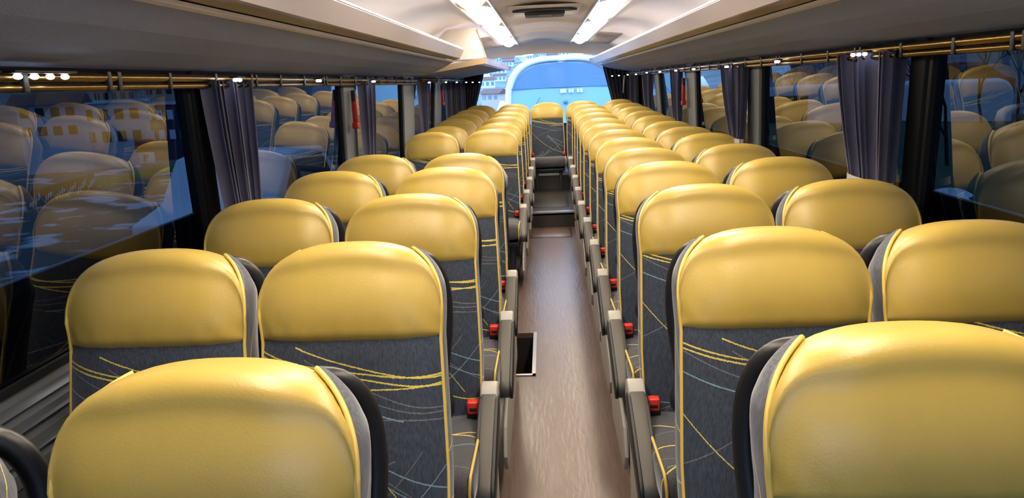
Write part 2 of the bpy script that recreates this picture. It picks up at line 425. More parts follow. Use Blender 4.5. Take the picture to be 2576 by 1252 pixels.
# front end behind the camera: dashboard below a large windscreen
fw = MB(); fw.box(X0, X1, YF-.06, YF, -.06, .5); fw.box(X0, X1, YF-.06, YF, 1.95, 2.09); fw.box(X0, -1.05, YF-.06, YF, .5, 1.95); fw.box(1.04, X1, YF-.06, YF, .5, 1.95)
struct(fw.build('wall_front', 'wall'))
struct(mesh('window_21', [(1.04, YF-.03, .5), (-1.05, YF-.03, .5), (-1.05, YF-.03, 1.95), (1.04, YF-.03, 1.95)], [(0, 1, 2, 3)], 'rear_glass', None, False))

# ------------------------------------------------------------ coach seats
ZT, ZL, ZB, ZS = 1.105, .897, .40, .965     # local heights above the podium: crest, leather seam, bottom of back, start of the round top
SH = .66                                   # where the piping turns back over the shoulder
def Hs(s): return ZS+(ZT-ZS)*(max(0, 1-abs(s)**2.5))**(1/2.5)
def lean(z): return -(ZT-z)*.225-.03
def hw(z):
    if z < .6: return .210-.005*(.6-z)/.2
    if z < ZL: return .210-.008*(z-.6)/(ZL-.6)
    return .202+.005*math.sin(min(1, (z-ZL)/.068)*PI/2)
def sdep(s):
    a = abs(s)
    return 1.0 if a <= SH else max(0, (1-a)/(1-SH))**.8
def edge(s): return .03*abs(s)**5
def rimr(s):
    a = abs(s); return .034 if a < .5 else .034-.020*min(1, (a-.5)/.35)
def back_pt(s, z):
    y = lean(z)+edge(s)
    y += .010*math.cos(s*PI*1.5)*(1-min(1, max(0, (z-.75)/.12))) if abs(s) < 1 else 0
    y -= .012*math.exp(-((z-.62)/.1)**2)*(1-s*s)
    return y
def build_seat(side):
    """side: +1 when the aisle is on the +x side."""
    r = thing('coach_seat', 'x', 'seat')
    # leather head cover: front, rounded crest and the top going back between the shoulder pipings
    NS = 26
    def head(u_, v_):
        th = (u_-.5)*PI; s = math.sin(th); H = Hs(s); rr = rimr(s)
        nf = .68
        yc = -(ZT-H)*.225
        if v_ <= nf:
            t_ = v_/nf; z = ZL-.004+(H-rr-ZL+.004)*t_
            wv = hw(z) if abs(s) < .999 else hw(z)
            fade = min(1, t_/.12)
            yb = lean(z)+edge(s)
            y1 = lean(H-rr)+edge(s); y2 = yc-rr       # blend so that front meets the crest arc
            y = yb+(y2-y1)*t_**2 - .012*math.sin(PI*min(1, t_*1.1))*(1-s**4) + .012*(1-fade)
            y += .0018*math.sin(s*23+z*60)*math.exp(-((z-ZL-.03)/.03)**2)
            return (s*wv, y, z)
        t_ = (v_-nf)/(1-nf)
        wv = .207
        if t_ < .6:
            a = t_/.6*PI/2
            return (s*wv, yc-rr*math.cos(a), H-rr+rr*math.sin(a))
        g = (t_-.6)/.4
        dep = .075*sdep(s)
        return (s*(wv-.006*g), yc+dep*g, H-.012*g*g*(dep > 0))
    hb = MB().grid(head, NS, 30).build('headrest_cover', 'leather', r, smooth=True)
    # woven front of the back
    def fr(u_, v_):
        s = math.sin((u_-.5)*PI); z = ZB+(ZL+.004-ZB)*v_
        return (s*hw(z), back_pt(s, z)+.008*math.exp(-((z-ZL)/.012)**2), z)
    MB().grid(fr, 18, 22).build('backrest', 'front', r, smooth=True)
    # piping down both edges and over the shoulders
    def edge_path(sd, off=0.0, n=26):
        P = []
        for i in range(n+1):
            z = ZB+.02+(ZS-.012-ZB-.02)*i/n
            s = sd
            y = back_pt(1, z)+edge(0) if z < ZL else lean(z)+edge(1)
            if z > ZL:
                t_ = (z-ZL)/(ZS-ZL); y += ((-(ZT-ZS)*.225-.014)-(lean(ZS-.014)+edge(1)))*t_**2
            P.append(Vector((sd*(hw(z)+off), y, z)))
        m_ = 12
        for i in range(m_+1):
            th = PI/2-(PI/2-math.asin(SH))*i/m_
            s = math.sin(th); H = Hs(s); yc = -(ZT-H)*.225
            g = sdep(s)
            P.append(Vector((sd*s*(.207-.006*g+off), yc-.006*(1-g)+.072*g, H-.004*(1-g)-.008*g*g+.002)))
        return P
    for sd in (-1, 1):
        P = edge_path(sd)
        P2 = P
        MB().tube(P2, .0042, 6).build('piping', 'piping', r, smooth=True)
        # boxing: the cloth side between piping and shell, over the shoulder
        T = .10
        def bx_(u_, v_):
            k = u_*(len(P)-1); i = min(int(k), len(P)-2); f = k-i; q = P[i].lerp(P[i+1], f)
            bul = math.sin(v_*PI)*.006
            top = min(1, max(0, (q.z-ZS)/.06))
            yc0 = -(ZT-q.z)*.225
            rem = T-max(0, min(T*.8, q.y-yc0+.006))*top
            d = Vector((sd*(bul*1.4-.006*v_*v_), rem*v_, bul*top*.5-.018*v_*v_*top))
            return q+d-Vector((sd*.001, 0, 0))
        MB().grid(bx_, 52, 6, flip=sd < 0).build('side_boxing', 'side', r, smooth=True)
    # hard shell behind
    def sh_(u_, v_):
        s = math.sin((u_-.5)*PI); H = Hs(s)-.014; z = ZB-.05+(H-ZB+.05)*v_
        q = lean(z)+.03+.088+.035*(1-s**4)*(1-v_**3)
        if v_ > .93: q -= .01*(v_-.93)/.07
        return (s*(hw(z)-.03), q, z)
    MB().grid(sh_, 18, 20, flip=True).build('back_shell', 'shell', r, smooth=True)
    MB().grid(lambda u_, v_: (-.2+.4*u_, lean(ZB)+.02+v_*.1, ZB-.02), 2, 2, flip=True).build('back_base', 'shell', r)
    # grab handle arching from the aisle-side shoulder
    hx = [(.120, .095, 1.050), (.152, .106, 1.043), (.176, .118, 1.015), (.189, .126, .97), (.193, .122, .91), (.190, .110, .85), (.183, .09, .79), (.176, .06, .73), (.20, .035, .69), (.185, .03, .67)]
    pts = []
    for i in range(len(hx)-1):
        for j in range(3):
            f = j/3; a = Vector(hx[i]); c = Vector(hx[i+1]); pts.append(a.lerp(c, f))
    pts.append(Vector(hx[-1]))
    for _ in range(2): pts = [pts[0]]+[(pts[i-1]+pts[i]*2+pts[i+1])/4 for i in range(1, len(pts)-1)]+[pts[-1]]
    MB().tube([(side*p_.x, p_.y, p_.z) for p_ in pts], .015, 10, ry=.019).build('grab_handle', 'shell', r, smooth=True)
    # cushion
    def cu(u_, v_):
        # superellipse section loft, from rear to front with rounded nose
        a = 2*PI*u_
        ca, sa = math.cos(a), math.sin(a)
        ex = .222*sgn(ca)*abs(ca)**.28; ez = .062*sgn(sa)*abs(sa)**.5
        k = v_; y = -.15-.46*k
        shrink = 1-(max(0, k-.88)/.12)**2*.35
        zc = .375+.022*k+(.012*(1-abs(ca)**.28*.8) if False else 0)
        dip = -.010*(1-abs(ex/.222)**2)*(sa > 0)*(1-k)
        return (ex*(1-.03*max(0, k-.8)), y, zc+ez*shrink+dip-(1-shrink)*.02)
    cb = MB().grid(cu, 40, 18)
    n = len(cb.v); cb.f.append(tuple(range(n-41, n-1)))
    cb.build('cushion', 'cushion', r, smooth=True)
    for sd in (-1, 1):
        P = [Vector((sd*.214, -.17-.415*i/10, .428+.020*i/10)) for i in range(11)]
        P += [Vector((sd*.213, -.600, .436)), Vector((sd*.211, -.612, .41)), Vector((sd*.210, -.613, .37)), Vector((sd*.209, -.606, .34))]
        MB().tube(P, .0045, 6).build('cushion_piping', 'piping', r, smooth=True)
    # pedestal and legs
    rbox('seat_pan', 'shell', r, -.2, .2, -.57, -.1, .285, .318, .008)
    for xx in (-.15, .15): rbox('leg', 'leg', r, xx-.02, xx+.02, -.42, -.22, 0.0, .29, .006)
    return r
def add_aisle(r, side):
    """Armrest, side panel and buckle on the aisle side."""
    x = side*.238
    # folded armrest: sloping bar with a light cap, taupe face, black rim
    A = Vector((x, -.155, .49)); B = Vector((x, -.52, .325))
    d = (B-A).normalized(); nrm = Vector((0, d.z, -d.y)) if d.y > 0 else Vector((0, -d.z, d.y))
    if nrm.z < 0: nrm = -nrm
    L = (B-A).length
    arm = MB()
    def outline(t0, t1, hgt, x_, r0, r1, n=6):
        pts = []
        for i in range(n+1):
            g = PI/2+PI*i/n; pts.append(A+d*(t0+r0)+d*(math.cos(g)*r0)*1+nrm*(math.sin(g)*r0))
        for i in range(n+1):
            g = -PI/2+PI*i/n; pts.append(A+d*(t1-r1)+d*(math.cos(g)*r1)+nrm*(math.sin(g)*r1))
        return pts
    def slab(name, m, xa, xb, t0, t1, r0, r1, par, bev):
        pts = outline(t0, t1, 0, x, r0, r1); mb = MB(); n = len(pts)
        for xx in (xa, xb):
            for q in pts: mb.v.append((xx, q.y, q.z))
        for i in range(n):
            j = (i+1) % n; mb.f.append((i, j, n+j, n+i))
        mb.f.append(tuple(range(n))); mb.f.append(tuple(reversed(range(n, 2*n))))
        o = mb.build(name, m, par, fix=True)
        bm = bmesh.new(); bm.from_mesh(o.data)
        es = [e for e in bm.edges if len(e.link_faces) == 2 and e.calc_face_angle(0) > 1.2]
        bmesh.ops.bevel(bm, geom=es, offset=bev, segments=2, profile=.5, affect='EDGES')
        for f in bm.faces: f.smooth = True
        bm.to_mesh(o.data); bm.free()
        return o
    o = slab('armrest', 'arm_dark', x-.024, x+.024, 0, L, .046, .036, r, .006)
    slab('rim', 'arm_rim', x+side*.0245-.0055, x+side*.0245+.0055, .02, L+.004, .045, .040, o, .002)
    slab('rim', 'arm_rim', x-side*.0245-.0055, x-side*.0245+.0055, .02, L+.004, .045, .040, o, .002)
    slab('cap', 'grey_plastic', x-.0265, x+.0265, -.035, .085, .052, .047, o, .007)
    # light plastic side panel under the armrest
    pts = [(-.02, .44), (-.02, .02), (-.50, .02), (-.56, .10), (-.50, .19), (-.36, .24), (-.26, .33), (-.16, .47), (-.08, .50)]
    mb = MB().prism([(p_[0], p_[1]) for p_ in pts], side*.226 if side > 0 else side*.240, side*.240 if side > 0 else side*.226, axis='x')
    mb.build('side_panel', 'grey_plastic', r, fix=True, bevel=.003)
    # belt buckle
    bx0 = side*.188
    bk = rbox('belt_buckle', 'shell', r, bx0-.021, bx0+.021, -.215, -.185, .43, .478, .004)
    rbox('release_button', 'red', bk, bx0-.018, bx0+.018, -.222, -.190, .450, .490, .005)
    rbox('slot', 'arm_rim', bk, bx0-.011, bx0+.011, -.2235, -.2215, .462, .472, .0006)
Y0, PP = .9266, .7168
yk = lambda k: Y0+PP*k+(.3185 if k == 12 else 0)
LA = {0: (505, 930), 1: (876, 614), 2: (1030, 490), 3: (1118, 422), 4: (1160, 387), 7: (1234, 327), 8: (1251, 311), 9: (1265, 295), 10: (1275, 283), 11: (1284, 272), 12: (1291, 263.5)}
LW = {0: (-405, 985), 1: (388, 633), 2: (673, 503), 3: (835, 433), 4: (940, 391), 7: (1085, 334), 8: (1118, 319), 9: (1145, 301), 10: (1165, 288), 11: (1184, 277.5), 12: (1207, 267)}
RA = {0: (2335, 832), 1: (1940, 575), 2: (1772, 465), 3: (1680, 407), 4: (1625, 373), 5: (1587, 347), 6: (1557, 327), 7: (1533, 312), 8: (1517, 298), 9: (1504, 284.5), 10: (1493, 273.5), 11: (1483, 264), 12: (1465, 255)}
RW = {0: (3260, 772), 1: (2462, 558), 2: (2137, 453), 3: (1965, 396), 4: (1853, 363), 5: (1781, 336), 6: (1726, 320), 7: (1683, 306), 8: (1650, 291.5), 9: (1623, 280), 10: (1600, 269), 11: (1580, 260), 12: (1559, 251)}
ORD = ['front', 'second', 'third', 'fourth', 'fifth', 'sixth', 'seventh', 'eighth', 'ninth', 'tenth', 'eleventh', 'twelfth', 'rearmost']
proto = {}
for side in (1, -1):
    a = build_seat(side); proto[(side, 'w')] = a
    c = copy_tree(a); add_aisle(c, side); proto[(side, 'a')] = c
used = set()
for rows, side, kind, words in ((LA, 1, 'a', ('left', 'aisle')), (LW, 1, 'w', ('left', 'window')), (RA, -1, 'a', ('right', 'aisle')), (RW, -1, 'w', ('right', 'window'))):
    for k, (u_, v_) in rows.items():
        p_ = at(u_, v_-2, y=yk(k))
        key = (side, 'w' if k == 12 else kind)
        if key not in used: o = proto[key]; used.add(key)
        else: o = copy_tree(proto[key])
        o.location = (p_.x, yk(k), p_.z-ZT)
        if rows is LW and k == 0: o.location = (-.935, .80, p_.z-ZT)
        if words[0] == 'left':
            rk = k if k < 5 else k-2
            wd = ORD[rk] if k < 12 else 'rearmost'
            ext = {4: ', before the middle door', 7: ', first behind the middle door'}.get(k, '')
        else: wd = ORD[k]; ext = ''
        tag(o, 'mustard-topped coach seat by the %s, %s row on the %s%s' % (words[1], wd, words[0], ext), 'seat', 'coach seats facing the front')
# centre seat of the rearmost row
p_ = at(1375, 257, y=9.85)
ctr = copy_tree(proto[(-1, 'w')]); ctr.location = (p_.x, 9.85, p_.z-ZT)
for ch in list(ctr.children):
    if ch.name.startswith('grab_handle'): bpy.data.objects.remove(ch)
for sd in (-1, 1):
    bk = rbox('belt_buckle', 'shell', ctr, sd*.196-.018, sd*.196+.018, -.215, -.185, .43, .47, .004)
    rbox('release_button', 'red', bk, sd*.196-.015, sd*.196+.015, -.222, -.190, .448, .485, .005)
tag(ctr, 'lone mustard-topped seat in the middle of the back row at the aisle end', 'seat', 'coach seats facing the front')

# ------------------------------------------------------------ luggage racks
def rack(name, label, side, y0, yend, lipx=.605, shift=0):
    r = thing(name, label, 'luggage rack', (0, 0, 0))
    q = lambda pts: [(CXM+side*(p_[0]), p_[1]) for p_ in pts]
    ye = lambda p_: yend(abs(p_[0]-CXM))
    dn = lambda pts: q(pts)
    under = dn([(1.145, 1.575), (1.05, 1.588), (.95, 1.606), (.85, 1.634), (.74, 1.672), (.735, 1.678), (.95, 1.63), (1.145, 1.60)])
    MB().prism(under, y0, ye).build('underside_panel', 'rack_cloth', r, fix=True)
    MB().prism(dn([(.742, 1.668), (.728, 1.672), (.726, 1.681), (.740, 1.681)]), y0, ye).build('edge_trim', 'trim_white', r, fix=True)
    MB().prism(dn([(.726, 1.684), (lipx+.05, 1.690), (lipx+.05, 1.697), (.726, 1.694)]), y0, ye).build('recess', 'rack_tan', r, fix=True)
    MB().prism(dn([(lipx+.05, 1.688), (lipx+.036, 1.690), (lipx-.004, 1.748), (lipx, 1.756), (lipx+.012, 1.758), (lipx+.018, 1.752), (lipx+.042, 1.70)]), y0, ye).build('front_lip', 'rack_lip', r, fix=True)
    MB().prism(dn([(lipx+.04, 1.700), (lipx+.04, 1.706), (1.14, 1.69), (1.14, 1.684)]), y0, ye).build('shelf', 'rack_cloth', r, fix=True)
    MB().prism(dn([(lipx-.005, 1.753), (lipx-.002, 1.760), (lipx+.012, 1.762), (lipx+.019, 1.757), (lipx+.012, 1.7585), (lipx, 1.7565)]), y0, ye).build('lip_glint', 'trim_white', r, fix=True)  # lamp glint along the lip's top rim, put in as a white strip
    return r
rack('luggage_rack', 'long overhead luggage rack over the right-hand windows, running the whole cabin', 1, YF, lambda x: 10.6 if x < .75 else 10.68)
def lend(x):
    if x < .66: return 5.85+.2*(x-.6)/.06*.3
    if x < .9: return 6.0+.5*(x-.66)/.24
    return 6.5+.1*(x-.9)/.24
rack('luggage_rack', 'overhead luggage rack at the front left, ending in a point above the middle door', -1, YF, lend, lipx=.618)
# rear left rack with an oblique closed front
r2 = thing('luggage_rack', 'shorter luggage rack at the rear left with a bright upright end panel', 'luggage rack', (0, 0, 0))
def fy(x): return 6.28+(abs(x)-.49)*.55
def wedge(mb, top, bot, x_in0, x_in1, x_out, y1):
    # plan quadrilateral: inner front, inner rear, outer rear, outer front
    pts = [(x_in0, fy(x_in0)), (x_in1, y1), (x_out, y1), (x_out, fy(x_out))]
    b0 = len(mb.v)
    for (x, y) in pts: mb.v.append((x, y, bot(x)))
    for (x, y) in pts: mb.v.append((x, y, top(x)))
    for f in ((0, 1, 2, 3), (7, 6, 5, 4), (0, 1, 5, 4), (1, 2, 6, 5), (2, 3, 7, 6), (3, 0, 4, 7)): mb.f.append(tuple(b0+i for i in f))
ub = lambda x: max(1.578, 1.655-(abs(x)-.56)*.2)
wedge(mb := MB(), lambda x: ub(x)+.012, ub, -.58, -.54, -1.145, 10.6); mb.build('underside_panel', 'rack_cloth', r2, fix=True)
mb = MB(); pts = [(-.492, 6.28), (-.462, 10.6), (-.54, 10.6), (-.585, 6.34)]
for z in (0, 1):
    for i, (x, y) in enumerate(pts):
        mb.v.append((x + (0 if z else (-.006 if i < 2 else 0)), y, (1.700 if z else 1.652 if i < 2 else 1.655)+(0)))
mb.f = [(0, 1, 2, 3), (7, 6, 5, 4), (0, 1, 5, 4), (1, 2, 6, 5), (2, 3, 7, 6), (3, 0, 4, 7)]
mb.build('front_lip', 'rack_lip', r2, fix=True)
mb = MB()
for (x, z0, z1) in ((-.492, 1.655, 1.702), (-1.12, 1.582, 1.625)):
    mb.v += [(x, fy(x)-.006, z0), (x, fy(x)-.006, z1), (x, fy(x)+.012, z1), (x, fy(x)+.012, z0)]
mb.f = [(0, 1, 2, 3), (7, 6, 5, 4), (0, 4, 5, 1), (1, 5, 6, 2), (2, 6, 7, 3), (3, 7, 4, 0)]
mb.build('fascia', 'rack_tan', r2, fix=True)
def endp(u_, v_):
    # from the wall (u=0) to the inner corner (u=1), curved upwards to the ceiling
    x = -1.11+.62*u_
    zt = 1.62+.33*min(1, u_/.45)**.6 if u_ < .8 else 1.95-.01*(u_-.8)/.2
    xin = x-.075*v_**1.3*(u_ > .5)*(u_-.5)*2
    zb = 1.625+.08*u_
    return (xin, fy(x)+.01+.05*math.sin(v_*PI)*0+.10*v_*v_, zb+(zt-zb)*v_)
ep = MB().grid(endp, 20, 10).build('end_panel', 'trim_white', r2, smooth=True)
sd_ = MB(); rr = lambda a, z: (a, 6.35+(a*0), z)
MB().grid(lambda u_, v_: (-.49-.075*v_**1.3+.0*u_, 6.26+.10*v_*v_+4.3*u_ if u_ > 0 else 6.26+.10*v_*v_, 1.705+.0*u_+(.245-.0*u_)*v_*(1-u_*.0)) if u_ < .02 else (-.49-.075*v_, 6.26+.12*u_, 1.705+.24*v_), 1, 8).build('panel_return', 'trim_white', r2, smooth=True)
# shelf top of the rear rack
wedge(mb := MB(), lambda x: 1.697, lambda x: 1.690, -.50, -.47, -1.14, 10.6); mb.build('shelf', 'rack_cloth', r2, fix=True)

# ------------------------------------------------------------ ceiling lamps on two chrome strips
for side, nm in ((-1, 'left'), (1, 'right')):
    xc = CXM+side*.445
    s_ = thing('lamp_strip', 'chrome-edged lamp channel along the ceiling on the %s of the centre' % nm, 'lamp strip', (xc, 0, 1.98))
    for dx in (-.105, .105):
        MB().box(dx-.006, dx+.006, YF+.1, 10.25, -.008, .012).build('edge_rail', 'chrome', s_)
    MB().box(-.099, .099, YF+.1, 10.25, .006, .012).build('backing', 'grille', s_)
    segs = [(.35, 1.85), (2.05, 3.4), (3.6, 4.92), (5.12, 6.66), (6.9, 8.55), (8.8, 10.02)]
    order = ['at the very front', 'second from the front', 'third from the front', 'middle', 'last but one', 'last, nearest the rear window']
    for i, (a, c) in enumerate(segs):
        L = c-a
        lm = thing('ceiling_lamp', 'glowing white ceiling lamp %s in the %s channel' % (order[i] if i != 3 else 'beside the roof hatch', nm), 'lamp', (xc, (a+c)/2, 1.975), 'ceiling lamps')
        def lens(u_, v_):
            t_ = 2*u_-1; q = 2*v_-1
            wv = .088*(1-abs(q)**7)**.5 if abs(q) < 1 else 0
            return (wv*t_, L/2*q, -(.020+.040*v_)*(1-t_*t_)*(1-abs(q)**(8 if q > 0 else 4))+.004)
        o = MB().grid(lens, 10, 24, flip=True).build('diffuser', 'lamp', lm, smooth=True)
        for e in (-1, 1):
            cp_ = MB().grid(lambda u_, v_: ((.092)*(2*u_-1), e*(L/2-.035+.03*v_+.012), -.03*(1-(2*u_-1)**2)-.004), 8, 1)
            cp_.build('end_cap', 'chrome', lm, smooth=True)
        rbox('indicator', 'blue_led', lm, -side*.108-.005, -side*.108+.005, L/2+.01, L/2+.05, -.014, -.006, .002)
# roof hatch
h = thing('roof_hatch', 'roof escape hatch with black handle bar in the arched ceiling', 'hatch', (CXM, 6.0, 1.99))
rbox('hatch_frame', 'ceil', h, -.27, .27, -.42, .42, .022, .032, .005)
mb = MB(); n = 16
for z in (-.002, .014):
    for i in range(n+1):
        x = -.235+.47*i/n; mb.v.append((x, -.26-.03*(1-(x/.235)**2), z+.012*(1-(x/.24)**2)))
    for i in range(n+1):
        x = -.235+.47*i/n; mb.v.append((x, -.26+.16*(1-(x/.235)**4), z+.012*(1-(x/.24)**2)))
for i in range(n):
    a, c = i, n+1+i; o_ = 2*(n+1)
    mb.f += [(a, c, c+1, a+1), (o_+a, o_+a+1, o_+c+1, o_+c), (a, a+1, o_+a+1, o_+a), (c, o_+c, o_+c+1, c+1)]
mb.build('opening', 'black', h, fix=True)
rbox('handle', 'black', h, -.15, .15, -.16, .16, -.012, .010, .006)
rbox('lever', 'grille', h, -.05, .05, -.09, -.07, -.018, -.011, .002)
# loudspeaker / air grilles towards the back
for side, nm in ((-1, 'left'), (1, 'right')):
    g = thing('air_grille', 'ribbed air grille in the ceiling lining at the rear %s' % nm, 'grille', (CXM+side*.71, 9.35, 1.956))
    g.rotation_euler = (-.012, side*.13, 0)
    rbox('grille_frame', 'ceil2', g, -.14, .14, -1.0, .9, .004, .012, .003)
    for i in range(24):
        yy = -.93+.074*i
        rbox('slat', 'grille', g, -.125, .125, yy, yy+.035, -.006, .004, .001) if i == 0 else None
        if i:
            s0 = [c for c in g.children if c.name.startswith('slat')][0]
            c_ = s0.copy(); C.objects.link(c_); c_.parent = g; c_.location = (0, .074*i, 0)

# ------------------------------------------------------------ curtain rails, curtains, hammers, reading lights
for side, nm, segs in ((-1, 'left', [(YF+.1, 6.5), (6.7, 10.6)]), (1, 'right', [(YF+.1, 10.6)])):
    for j, (a, c) in enumerate(segs):
        x = (X0+.085) if side < 0 else (X1-.085)
        r = thing('curtain_rail', 'double curtain rail painted with golden reflection above the %s windows%s' % (nm, '' if len(segs) == 1 else (', long front run' if j == 0 else ', run behind the middle door')), 'curtain rail', (x, 0, 1.555))
        for dz, rad in ((0, .012), (-.022, .009)):
            MB().tube([(0, a, dz), (0, (a+c)/2, dz-.004), (0, c, dz-.012)], rad, 8).build('rail_tube', 'rail', r, smooth=True)
        yy = math.ceil(a/.31)*.31; first = None
        while yy < c:
            if first is None:
                first = rbox('bracket', 'clip', r, -.013, .013, -.008, .008, -.034, .012, .002); first.location = (0, yy, 0)
            else:
                q = first.copy(); C.objects.link(q); q.parent = r; q.location = (0, yy, 0)
            if int(yy/.31) % 3 == 0:
                q = first.copy(); C.objects.link(q); q.parent = r; q.location = (0, yy+.045, 0)
            yy += .31
def curtain(label, x, top, bot, z0, z1, m='curtain', folds=7, depth=.028, tie=None, side=1, low=None):
    r = thing('curtain', label, 'curtain', (x, (top[0]+top[1])/2, z0), None)
    y0 = (top[0]+top[1])/2
    zt = tie if tie else z0
    zlow = low if low is not None else z0
    def f(u_, v_):
        z = z1+(zlow-z1)*v_
        k = min(1, (z1-z)/(z1-zt)); k = k**1.3
        a = top[0]*(1-k)+bot[0]*k; c = top[1]*(1-k)+bot[1]*k
        if z < zt:
            g = min(1, (zt-z)/.15); m_ = (a+c)/2; hw_ = (c-a)/2*(1+.35*g); a, c = m_-hw_, m_+hw_
        ph = 2*PI*folds*u_+1.3*math.sin(u_*5+x)
        amp = depth*(1-.25*k)*(.65+.35*math.sin(u_*17))
        dy = .012*math.sin(ph*2+.7)
        return (side*-1*(amp*math.sin(ph)+.02*(1-k)*0), a+(c-a)*u_+dy-y0, z-z0)
    MB().grid(f, 90, 14).build('cloth', m, r, smooth=True)
    if tie:
        yy = (bot[0]+bot[1])/2-y0; hw_ = (bot[1]-bot[0])/2+.012
        P = [(depth*1.15*math.cos(g), yy+hw_*math.sin(g), tie-z0+.01) for g in [2*PI*i/20 for i in range(21)]]
        bd = MB()
        bd.v = [(p_[0], p_[1], p_[2]+dz) for dz in (-.013, .013) for p_ in P]
        bd.f = [(i, i+1, 22+i, 21+i) for i in range(20)]
        bd.build('tie_band', 'band', r, smooth=True)
    return r
XL, XR = X0+.085, X1-.085
curtain('dark blue-grey curtain gathered at the first left window pillar', XL, (2.42, 2.80), (2.54, 2.74), .90, 1.545, folds=7, tie=None, side=-1)
curtain('narrow grey curtain behind the second left pillar, beside a red hammer', XL, (4.50, 4.86), (4.50, 4.70), .90, 1.54, folds=4, tie=1.02, side=-1)
curtain('slim dark curtain at the third left pillar behind the middle door', XL, (6.62, 7.20), (6.70, 7.0), .90, 1.535, folds=6, tie=1.07, side=-1)
curtain('curtain by the rear left hammer, next to the closed dark corner drape', XL, (8.45, 8.95), (8.45, 8.8), .90, 1.53, folds=5, tie=1.07, side=-1)
curtain('near-black drape closing the rear left corner window', XL, (9.0, 10.5), (9.0, 10.5), .90, 1.53, 'curtain_black', folds=13, depth=.018, side=-1)
curtain('wide pleated dark curtain at the first right window pillar, tied low with a light band', XR, (2.50, 3.02), (2.52, 2.84), .90, 1.545, folds=8, tie=1.10, side=1, depth=.034)
curtain('pleated dark curtain gathered by a white band at the second right pillar', XR, (4.36, 4.96), (4.42, 4.68), .90, 1.54, folds=8, tie=1.10, side=1)
curtain('narrow dark curtain beside the red hammer at the third right pillar', XR, (6.42, 6.86), (6.42, 6.66), .90, 1.535, folds=5, tie=1.07, side=1)
curtain('curtain hanging before the rear right dark drape', XR, (8.2, 8.62), (8.2, 8.5), .90, 1.53, folds=5, tie=1.07, side=1)
curtain('near-black drape closing the rear right corner window', XR, (9.2, 10.5), (9.2, 10.5), .90, 1.53, 'curtain_black', folds=12, depth=.018, side=1)
def rear_curtain(label, sd):
    # hangs across the rear window, swept outwards
    r = thing('curtain', label, 'curtain', (sd*1.0, 10.62, 1.0))
    def f(u_, v_):
        z = 1.80-.95*v_
        inner = (.745 if sd > 0 else .79)+(.20 if sd > 0 else .24)*(v_/.85)**1.0
        x = inner+(1.13-inner)*u_
        return (sd*(x-1.0)+.0, .022*math.sin(u_*2*PI*6+.5), z-1.0)
    MB().grid(f, 70, 10, flip=sd > 0).build('cloth', 'curtain_black', r, smooth=True)
rear_curtain('black curtain swept aside at the left edge of the rear window', -1)
rear_curtain('black curtain swept aside at the right edge of the rear window', 1)
def hammer(label, x, y, z, side):
    r = thing('emergency_hammer', label, 'hammer', (x, y, z))
    rbox('holder', 'clip', r, -.012, .012, -.02, .02, .04, .10, .003)
    rbox('handle', 'hammer', r, -.014, .014, -.016, .016, -.085, .06, .006)
    rbox('hammer_head', 'hammer', r, -.016, .016, -.030, .030, -.115, -.08, .005)
hammer('red emergency hammer on the second left pillar', X0+.075, 4.36, 1.39, -1)
hammer('small red emergency hammer on the far left pillar', X0+.075, 8.2, 1.40, -1)
hammer('red emergency hammer on the third right pillar', X1-.075, 6.33, 1.37, 1)
LU = [(108, 199, 4), (598, 205, 2), (802, 206, 2), (940, 207, 2), (1080, 209, 2), (1122, 208, 2), (1149, 208, 1), (1173, 208, 1), (1189, 208, 1), (1206, 208, 1)]
RU = [(2160, 141, 3), (1955, 158, 2), (1828, 170, 2), (1745, 176, 2), (1700, 179, 1), (1660, 182, 1), (1627, 184, 1), (1600, 188, 1), (1579, 189, 1), (1557, 191, 1), (1540, 192, 1)]
for U, side, nm in ((LU, -1, 'left'), (RU, 1, 'right')):
    for i, (u_, v_, n) in enumerate(U):
        k = i/(len(U)-1)
        ax = 1.06-.14*max(0, k-.45)/.55
        q = at(u_, v_, x=side*ax)
        if q.y > 10.5: q = at(u_, v_, y=10.2+.08*(i-len(U)+3))
        lb = thing('reading_light', 'bright white reading light under the %s rack, %s' % (nm, ['nearest the camera', 'second along', 'third along', 'fourth along', 'fifth along', 'sixth along', 'seventh along', 'eighth along', 'ninth along', 'tenth along', 'eleventh along'][i]), 'light', (q.x, q.y, q.z), 'reading lights under the racks')
        n_ = 4 if n == 4 else 3 if n == 3 else 2
        span = .05 if n > 2 else .035
        rbox('light_housing', 'clip', lb, -.014, .014, -span*n_/2, span*n_/2, .011, .017, .002)
        for j in range(n_):
            yy = (j-(n_-1)/2)*span
            o = MB().grid(lambda a, c: (.0085*math.sin(c*PI)*math.cos(2*PI*a), yy++.0085*math.sin(c*PI)*math.sin(2*PI*a), .006*math.cos(c*PI)+.005), 10, 6, flip=True)
            o.build('led', 'led', lb, smooth=True)
# hanging cords by the last windows
for (u_, v0, v1, sd) in ((1196, 208, 252, -1), (1571, 190, 233, 1)):
    a = at(u_, v0, x=sd*.97); c = at(u_+(6 if sd < 0 else -3), v1, x=sd*.97)
    MBo = MB().tube([a, (a+c)/2+Vector((0, .01, 0)), c], .009, 6).build('pull_cord', 'band', None, smooth=True)
    tag(MBo, 'pale cord hanging in front of the dark rear %s drape' % ('left' if sd < 0 else 'right'), 'cord')
